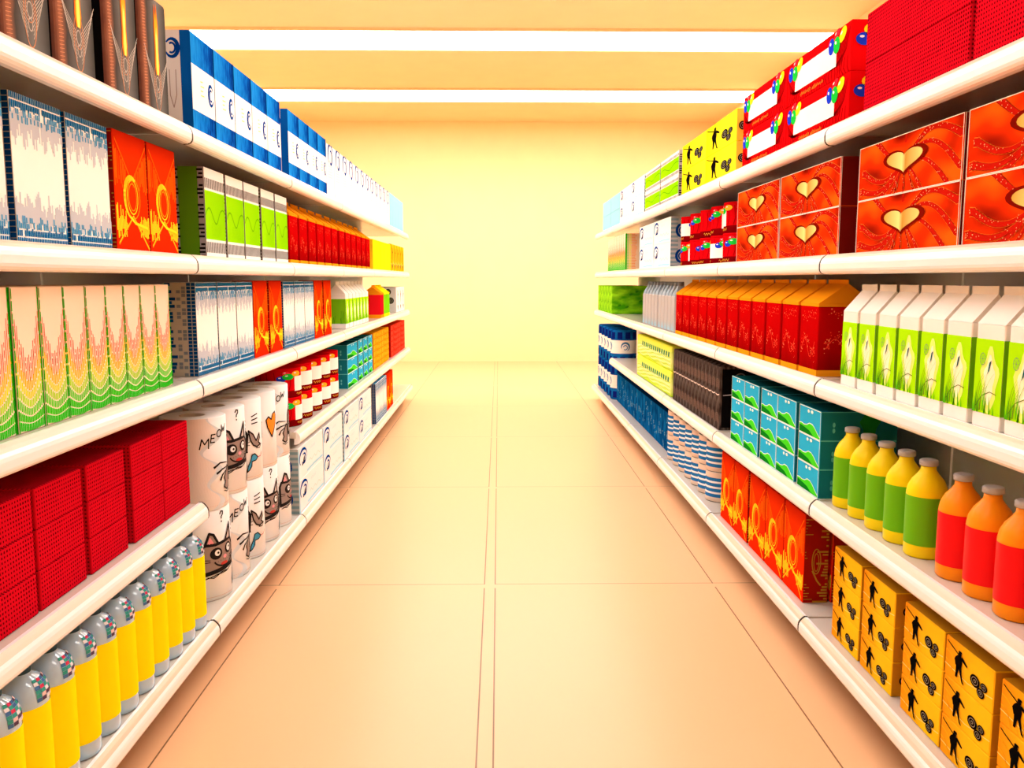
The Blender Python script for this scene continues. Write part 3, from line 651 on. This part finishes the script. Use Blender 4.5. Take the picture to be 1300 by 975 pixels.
    hp=[(hx-.005,hz-.05),(hx-.028,hz-.01),(hx-.034,hz+.018),(hx-.022,hz+.03),(hx-.006,hz+.018),(hx+.004,hz+.038),(hx+.022,hz+.045),(hx+.032,hz+.03),(hx+.026,hz),(hx+.010,hz-.025)]
    P.poly(hp,OR,2); stroke(P,hp+hp[:1],.0055,K,3)
    P=P0
    stroke(P,[(-.28,.012),(-.1,.016),(.1,.012),(.3,.015)],.0016,mat('seam blush',(214,180,160),.7,.2),1)
    b=mb.build('paper_wrap'); c=MB(); c.lathe([(.047,.02),(.047,H-.0003),(.041,H-.0003),(.041,.02)],mat('cardboard grey',(206,196,186),.8,.1),32,cap0=False,cap1=False); c.lathe([(.041,H-.06),(.0005,H-.06)],mat('cardboard inside',(176,166,156),.9,.1),32,cap0=False,cap1=False)
    return Proto(thing('paper_towel_roll',[b,c.build('cardboard_core')]),'white paper towel roll','roll','white paper towel rolls',H)
def p_tub():
    r=.118; H=.153; mb=MB(); RD=mat('tub red',(206,8,16),.28); DR=mat('tub dark red',(120,4,10),.3)
    mb.lathe([(r-.004,0),(r,.004),(r,.036),(r,H-.012),(r*.98,H-.008)],[DR,DR,RD,RD],44,cap1=False)
    P=Round(mb,r,H,.012); GO=mat('gold script',(220,150,50)); R=random.Random(3)
    for a in (-.25,-.1,.05,.2,.32):
        stroke(P,[(a+.006*i,.012+.014*(0.5+.5*math.sin(i*2.2))) for i in range(13)],.0028,GO,2)
    for i in range(18): a=-.35+.04*i; stroke(P,[(a,.04),(a+.01,.07),(a+.004,H-.02)],.004,mat('deep red swirl',(150,2,8)),1)
    l=MB(); Q=Round(l,r,H,.012); rect(Q,-.115,.115,.034,.110,W_,2); lo=l.build('white_label')
    Q=Round(mb,r,H,.01)
    for x in (-.145,.09): balloon(Q,x-.045,.100,.026,.015,BAL[0],3); balloon(Q,x-.02,.128,.022,.010,BAL[2],3); balloon(Q,x-.008,.110,.032,.016,BAL[1],4); balloon(Q,x+.042,.124,.030,.014,(252,176,40),5)
    b=mb.build('tub_body')
    t=MB(); t.lathe([(r*1.0,H-.010),(r*1.012,H-.009),(r*1.012,H-.001),(r*.99,H)],RD,44)
    return Proto(thing('ice_cream_tub',[b,lo,t.build('lid')]),'red balloon tub','tub','red balloon tubs',H)
def p_can():
    r=.086; H=.163; BL=mat('can stripe blue',(40,112,176),.35); WH=mat('can stripe white',(234,236,238),.35); PK=mat('can blush band',(222,202,186),.35); DK=mat('can seam',(60,50,50),.4,metal=.6)
    mb=MB(); prof=[(r-.003,0),(r,.003),(r,.026)]; m=[DK,PK]
    z=.026; n=4; st=(H-.026-.032)/(2*n-1)
    for i in range(2*n-1): z+=st*(1.22 if i%2==0 else .725); prof.append((r,z)); m.append(BL if i%2==0 else WH)
    prof.append((r,H-.003)); m.append(PK)
    mb.lathe(prof,m,36,cap1=False); b=mb.build('can_body')
    t=MB(); t.lathe([(r,H-.003),(r+.0006,H-.001),(r-.004,H),(r-.008,H-.003),(.001,H-.003)],mat('can lid steel',(190,186,180),.3,metal=.8),36,cap0=False,cap1=False)
    return Proto(thing('tin_can',[b,t.build('lid')]),'blue and white striped can','can','blue striped cans',H)
def p_blueroll():
    r=.128; H=.345; mb=MB(); B1=noise_mat('blue wrap print',(6,50,120),(20,110,190),(7,7,7),.38,.62); WP=mat('wrap white band',(240,234,228),.5)
    mb.lathe([(r-.01,0),(r,.008),(r,.115),(r,.245),(r,H-.008),(r-.01,H)],[B1,B1,WP,B1,B1],44)
    P=Round(mb,r,H,.012); NV=mat('wrap navy',(14,30,110))
    for i in range(9): rect(P,-.36+.08*i,-.31+.08*i,.26,.325,NV,1); rect(P,-.33+.08*i,-.28+.08*i,.02,.085,NV,1)
    for a in (-.2,.0,.2): stroke(P,arcpts(a,.18,.04,.04,200,-60,16),.014,mat('wrap swirl blue',(60,120,170)),2,lambda t:.3+math.sin(PI*t)); stroke(P,arcpts(a,.175,.02,.022,160,-120,10),.008,mat('wrap swirl blue'),2)
    b=mb.build('plastic_wrap'); c=MB(); c.lathe([(.03,H-.006),(.03,H+.001),(.001,H+.001)],mat('wrap knot blue',(10,40,96)),20,cap0=False,cap1=False)
    return Proto(thing('paper_towel_roll',[b,c.build('wrap_seal')]),'blue wrapped towel roll','roll','blue wrapped towel rolls',H)
def p_greybottle(w=.108,h=.325):
    G=mat('grey bottle',(176,172,170),.35); BL=mat('bottle foot blue',(150,196,216),.35); SH=mat('bottle shoulder grey blue',(150,166,178),.3)
    mb=MB(); d=.1; mb.box(-w/2,w/2,0,d,0,.235,G,.008,2); P=front(mb,w,.235,d)
    for i in range(5): P.poly([(w*(.08+.17*i),.012),(w*(.22+.17*i),.012),(w*(.15+.17*i),.07-.018*(i%2))],BL,1)
    b=mb.build('bottle_body')
    s=MB(); 
    ring=[]; 
    def q(x,y,z): return [(-x,d/2-y,z),(x,d/2-y,z),(x,d/2+y,z),(-x,d/2+y,z)]
    L=[q(w/2-.004,d/2-.004,.233),q(w/2-.008,d/2-.008,.25),q(.022,.022,.288),q(.019,.019,.300)]
    for A,B in zip(L,L[1:]):
        for i in range(4): s.poly([A[i],A[(i+1)%4],B[(i+1)%4],B[i]],SH)
    so=s.build('shoulder'); c=MB(); c.lathe([(.021,.298),(.021,.322),(.018,.325)],mat('cap slate',(128,134,140)),18,0,d/2)
    return Proto(thing('soap_bottle',[b,so,c.build('cap')]),'grey square bottle','bottle','grey square bottles',h)

# ================================================================== ROOM
INK = 1.0
CEIL=3.88; WX=3.5; YB=14.32; YF=-3.2
PEACH=(240,213,166)
def plaster(name,c):
    m=noise_mat(name,c,tuple(min(255,int(v*1.02)) for v in c),(3,3,3),.3,.7,.7); nt(m)[2].inputs['Specular IOR Level'].default_value=.15; return m
WALLM=plaster('warm plaster',PEACH); CEILM=plaster('ceiling plaster',(230,202,158))
def slab(name,x0,x1,y0,y1,z0,z1,m): mb=MB(); mb.box(x0,x1,y0,y1,z0,z1,m); return struct(mb.build(name))
FL=mat('peach floor tile',(228,178,134),.32,.35); N,L,b=nt(FL)
tc=N.new('ShaderNodeTexCoord'); sp=N.new('ShaderNodeSeparateXYZ'); L.new(tc.outputs['Object'],sp.inputs[0])
X,Y=sp.outputs[0],sp.outputs[1]
A=lambda op,a,b_=None: math_node(N,L,op,a,b_)
rowt=A('FRACT',A('DIVIDE',A('ADD',Y,-3.735+18.3),1.83))             # tile rows
def line(coord,at,hw): return A('LESS_THAN',A('ABSOLUTE',A('SUBTRACT',coord,at)),hw)
vl=None
for at in (-2.92,-1.95,-.985,-.066,-.018,.962,1.93,2.9):
    l=line(X,at,.0026); vl=l if vl is None else A('MAXIMUM',vl,l)
nogap=A('LESS_THAN',rowt,1-.024)
vl=A('MULTIPLY',vl,nogap)
hl=A('LESS_THAN',A('ABSOLUTE',A('SUBTRACT',rowt,.0025)),.0022)
ingap=A('MULTIPLY',A('GREATER_THAN',X,-.066),A('LESS_THAN',X,-.018))
hl=A('MULTIPLY',hl,A('SUBTRACT',1,ingap))
ln=A('MAXIMUM',vl,A('MULTIPLY',hl,.6))
mx=N.new('ShaderNodeMix'); mx.data_type='RGBA'; mx.inputs[6].default_value=(*S((228,178,134)),1); mx.inputs[7].default_value=(*S((120,84,50)),1); L.new(ln,mx.inputs[0]); L.new(mx.outputs[2],b.inputs['Base Color'])
slab('floor',-WX-.1,WX+.1,YF,YB+.1,-.1,0,FL); slab('ceiling',-WX-.1,WX+.1,YF,YB+.1,CEIL,CEIL+.1,CEILM)
slab('wall_back',-WX-.1,WX+.1,YB,YB+.1,0,CEIL,WALLM); slab('wall_left',-WX-.1,-WX,YF,YB,0,CEIL,WALLM); slab('wall_right',WX,WX+.1,YF,YB,0,CEIL,WALLM); slab('wall_front',-WX-.1,WX+.1,YF-.1,YF,0,CEIL,WALLM)
LIGHT=[mat('lit diffuser %d'%i,(255,252,246),.5,emit=(c,e)) for i,(c,e) in enumerate((((1,.985,.955),13),((1,.985,.955),11),((1,.985,.96),11.5),((1,.985,.965),12.5),((1,.985,.965),7.5)))]
FRAME=mat('light frame',(232,206,160),.5)
cl=[12.23,9.47,6.71,3.95,1.19]  # last strip is out of view, added to brighten the near shelf fronts
for k,y in enumerate(cl):
    f=MB(); f.box(-WX+.002,WX-.002,y-.385,y-.372,CEIL-.03,CEIL,FRAME); f.box(-WX+.002,WX-.002,y+.372,y+.385,CEIL-.03,CEIL,FRAME)
    d=MB(); d.box(-WX+.004,WX-.004,y-.372,y+.372,CEIL-.022,CEIL-.004,LIGHT[k])
    o=thing('ceiling_light',[f.build('light_frame'),d.build('diffuser')])
    tag(o,f'white glowing ceiling strip light, {ORD[k]} from the back wall','light','ceiling strip lights')

# ================================================================== SHELVING
SEAM=[1.545+1.37*k for k in range(7)]
def unit(side,k):
    y0,y1=SEAM[k]+.007,SEAM[k+1]-.007; xf=1.0 if side<0 else 1.08; xb=1.52 if side<0 else 1.57
    r=empty('shelving_unit'); X=lambda p:side*(xf+p)
    def bx(mb,p0,p1,a,b_,z0,z1,m): x0,x1=sorted((X(p0),X(p1))); mb.box(x0,x1,a,b_,z0,z1,m,.0)
    for s in (5,4,3,2,1):
        if (side<0 and s==2 and k==1) or (side>0 and s==2 and k==5): continue
        z=ZS[s]; e=-.022 if s==1 else 0
        b=MB(); bx(b,e+.022,xb-xf,y0,y1,z-.03,z,SHELF); so=b.build('shelf',r)
        prof=[(e+.032,z),(e+.032,z+.004),(e+.022,z+.0045),(e+.0135,z-.002),(e+.0065,z-.010),(e+.002,z-.018),(e,z-.027),(e,z-.044),(e+.002,z-.051),(e+.007,z-.057),(e+.015,z-.0605),(e+.03,z-.061),(e+.03,z-.031),(e+.022,z-.03),(e+.022,z)]
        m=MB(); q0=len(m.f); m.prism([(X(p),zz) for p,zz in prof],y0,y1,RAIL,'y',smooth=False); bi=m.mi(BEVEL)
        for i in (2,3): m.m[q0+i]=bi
        ro=m.build('price_rail',so)
        m=MB(); m.prism([(X(p+.0015),zz-.0005) for p,zz in prof[:-2]],y1-.0005,y1+.0135,JOINT,'y'); m.build('rail_joint',so)
    b=MB(); x0,x1=sorted((side*xb,side*(xb+.03))); b.box(x0,x1,y0,y1,.0,1.93,BACK); b.build('back_panel',r)
    b=MB(); bx(b,.10,xb-xf,y0,y1,0,.12,PLINTH); b.build('plinth',r)
    tag(r,f'white shelving section on {"left" if side<0 else "right"} side, {ORD[k]} from the near end','shelving','white shelving sections along the aisle')
for k in range(6):
    unit(-1,k); unit(1,k)

# ================================================================== STOCK
def row(pr,side,shelf,ds,**kw):
    for d in ds: put(pr,side,shelf,d,**kw)
def lin(d0,pitch,n): return [d0+pitch*(i+.5) for i in range(n)]
def stack(pr,side,shelf,ds,tiers,**kw):
    for i,d in enumerate(ds):
        for t in range(tiers): put(pr,side,shelf,d,tier=t,tiers=tiers,col=i,**kw)
# --- left, top shelf
black=p_black(.205,.36,.22); row(black,-1,5,[1.82,2.045,2.275,2.55,2.785])
blue=p_blue(); row(blue,-1,5,lin(3.10,.246,5)+lin(4.48,.243,4))
swt=p_swirl(.25,.335,.3,True); row(swt,-1,5,lin(5.46,.257,12))
cyt=p_cyan(.232,.34,.3); row(cyt,-1,5,lin(8.56,.24,5)[:5])
# --- left, second from top
brick=p_brick(); row(brick,-1,4,[1.80,2.055,2.30])
flame=p_flame(); row(flame,-1,4,[2.56,2.795])
piano=p_piano(.226,.325,.118,17); row(piano,-1,4,[3.30,3.548,3.788,4.048,4.295])
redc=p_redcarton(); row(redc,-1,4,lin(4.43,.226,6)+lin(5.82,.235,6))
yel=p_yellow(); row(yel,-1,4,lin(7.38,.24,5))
mus=p_music(.23,.27,.25,tall=True,desc='tall amber box with tube player',group='tall amber boxes'); row(mus,-1,4,lin(8.6,.232,5))
# --- left, middle
wave=p_wave(); row(wave,-1,3,[1.83,1.952,2.068,2.180,2.294,2.406,2.520,2.634,2.746])
row(brick,-1,3,[3.16,3.397,3.632]); row(flame,-1,3,[3.875,4.135]); row(brick,-1,3,[4.392,4.63,4.866]); row(flame,-1,3,[5.12,5.385])
grass=p_grass(.128,.325,.13); row(grass,-1,3,lin(6.0,.153,7))
put(p_plaincarton((238,24,34),(250,150,20),'scarlet carton with orange gable','scarlet cartons',.19,.29,.16),-1,3,7.72,x=1.035)
lg=p_plaincarton((120,206,20),(250,226,20),'lime carton with yellow gable','lime cartons',.19,.29,.16); row(lg,-1,3,[7.93,8.14],x=1.035)
wmus=p_music(.25,.26,.25,c=((246,244,240),(248,246,242)),side=(214,212,210),desc='white box with black tube player',group='white tube-player boxes',tall=True,arcs=False); row(wmus,-1,3,lin(8.99,.256,3))
# --- left, second from bottom
dot=p_dotted(.222,.0965,.28); stack(dot,-1,2,[1.815,2.05,2.30,2.57,2.80],3)
roll=p_roll()
rd=[3.19,3.43,3.67,3.91,4.15]; ru=[.10,-.062,-.168,-.272,.065]; rl=[-.058,.10,-.168,-.066,-.01]
for t,rr in ((0,rl),(1,ru)):
    for i,(d,s) in enumerate(zip(rd,rr)):
        pics={(0,0):'showing a whole cat face',(0,1):'showing writing and paw',(0,2):'showing three lines above a paw',(0,3):'showing cat face and ears',(0,4):'showing half a cat face',(1,0):'showing writing and whisker lines',(1,1):'showing a grinning cat face',(1,2):'showing paw and blue fish',(1,3):'showing an orange heart',(1,4):'showing end of writing above a paw'}
        o=put(roll,-1,1,d,x=1.14,tier=t,rot=s/.1165,tiers=2,col=i)
        o['label']=f'{"upper" if t else "lower"} white paper towel roll {pics[(t,i)]}, {ORD[i]} from near end'; o['group']='white paper towel rolls on the bottom left shelf'
tub=p_tub()
for i,d in enumerate([4.54,4.80,5.065,5.33,5.595]):
    for t in range(2): put(tub,-1,2,d,x=1.165,tier=t,rot=(.42,.12,.14,.18,.20)[i],tiers=2,col=i)
hill=p_hill(.212); hillw=p_hill(.42); 
for t in range(3): put(hillw,-1,2,6.245,tier=t,tiers=3,col=0,desc='wide teal hill-print box')
for i,d in enumerate([6.62,6.87,7.12]):
    for t in range(3): put(hill,-1,2,d,tier=t,tiers=3,col=i,desc='teal hill-print box')
org=p_slab(.50,.0515,.26,((250,160,16),(255,184,40)),(206,116,10),'flat orange box','flat orange boxes'); stack(org,-1,2,[7.545,8.06],6)
rds=p_slab(.62,.0515,.26,((226,46,24),(240,84,60)),(176,26,16),'flat red box','flat red boxes'); stack(rds,-1,2,[8.79,9.42],6)
# --- left, bottom
cln=p_cleaner(); row(cln,-1,1,[2.868-.114*i for i in range(10,-1,-1)],x=1.066)
sww=p_swirl(.61,.167,.30); stack(sww,-1,1,[4.605,5.225,5.885,6.50],2,x=1.015)
row(brick,-1,1,[7.175,7.405,7.635],x=1.015); row(flame,-1,1,[7.87,8.105],x=1.015)
# --- right, top shelf
dotw=p_dotted(.595,.148,.30,'red dots'); stack(dotw,1,5,[1.80,2.415],2)
bal=p_balloon(); stack(bal,1,5,[3.13,3.74],2)
ymus=p_music(.6,.148,.3,c=((252,226,20),(255,240,40)),side=(250,190,60),desc='yellow box with tube player',group='yellow tube-player boxes',arcs=False); stack(ymus,1,5,[4.455,5.062],2)
piw=p_piano(.604,.148,.3,20); stack(piw,1,5,[5.765,6.39],2)
swr=p_swirl(.66,.15,.3); stack(swr,1,5,[7.07,7.74],2)
cyw=p_cyan(.64,.15,.3); stack(cyw,1,5,[8.405,9.06],2)
# --- right, second from top
heart=p_heart(); stack(heart,1,4,[1.79,2.415,3.165,3.785],2)
for i,d in enumerate([4.42,4.68,4.93,5.19,5.45]):
    put(tub,1,4,d,x=1.262,tier=0,rot=(2.0,.25,1.9,2.4,1.7)[i],tiers=2,col=i); put(tub,1,4,d,x=1.262,tier=1,rot=(-.75,1.75,2.5,1.9,.55)[i],tiers=2,col=i)
sw4=p_swirl(.615,.164,.30); stack(sw4,1,4,[5.98,6.61],2)
row(wave,1,4,lin(7.69,.121,10))
# --- right, middle
grn=p_grass(); row(grn,1,3,[1.815,1.945,2.08,2.21,2.34,2.47,2.605,2.735])
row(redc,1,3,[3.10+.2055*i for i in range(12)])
gb=p_greybottle(); row(gb,1,3,lin(5.50,.115,5)+lin(6.10,.125,5)); row(gb,1,3,[4.52,4.95],x=1.40,key='b',desc='grey square bottle behind red cartons')
leaf=p_leaf(); row(leaf,1,3,lin(8.55,.238,5))
# --- right, second from bottom
ob=p_bottle((250,150,16),(236,22,28),(178,180,184),'orange bottle with red label','orange bottles'); row(ob,1,2,[1.75,1.88,2.012,2.145],x=1.19)
gbt=p_bottle((250,224,10),(104,184,20),(178,180,184),'yellow bottle with green label','yellow bottles'); row(gbt,1,2,[2.325,2.455,2.585,2.715,2.845],x=1.19)
stack(hill,1,2,[3.05,3.30,3.517,3.765,3.985],3)
spn=p_black(.074,.325,.21,True); row(spn,1,2,lin(4.32,.0835,14))
lime=p_lime(); stack(lime,1,2,[6.25],2)
# --- right, bottom
amb=p_music(.212,.102,.26); stack(amb,1,1,[1.705,1.945,2.165,2.435,2.665],3)
row(flame,1,1,[3.165,3.40,3.635,3.89,4.125]); put(flame,1,1,3.165,x=1.225,desc='red flame-pattern box behind the nearest one')
can=p_can()
for i in range(7):
    for t in range(2): put(can,1,1,4.57+.1775*i,x=1.21,tier=t,tiers=2,col=i)
star=p_star(1.32); row(star,1,1,[6.435,7.765],x=1.165)
br=p_blueroll(); stack(br,1,1,[8.565+.264*i for i in range(5)],2,x=1.245)

# ================================================================== CAMERA
f=1095.; pit=math.atan(133/f); yaw=math.atan(17/f*math.cos(pit))
cp,sp_,cY,sY=math.cos(pit),math.sin(pit),math.cos(yaw),math.sin(yaw)
fw=Vector((sY*cp,cY*cp,-sp_)); rt=Vector((cY,-sY,0)); up=rt.cross(fw)
cam=bpy.data.cameras.new('camera'); co=bpy.data.objects.new('camera',cam); COL.objects.link(co)
cam.sensor_width=36; cam.lens=f/1300*36; cam.clip_start=.05
M=Matrix((rt,up,-fw)).transposed().to_4x4(); M.translation=(0,0,1.36); co.matrix_world=M
SC.camera=co
w=bpy.data.worlds.new('world'); SC.world=w; w.use_nodes=True; w.node_tree.nodes['Background'].inputs[0].default_value=(.02,.02,.02,1)
SC.view_settings.view_transform='Standard'; SC.view_settings.look='None'; SC.view_settings.gamma=1; SC.view_settings.use_curve_mapping=False
SC.view_settings.exposure=0
SC.cycles.max_bounces=10; SC.cycles.diffuse_bounces=5; SC.cycles.glossy_bounces=4; SC.cycles.use_denoising=True
SC.cycles.caustics_reflective=False; SC.cycles.caustics_refractive=False
SC.cycles.sample_clamp_indirect=6
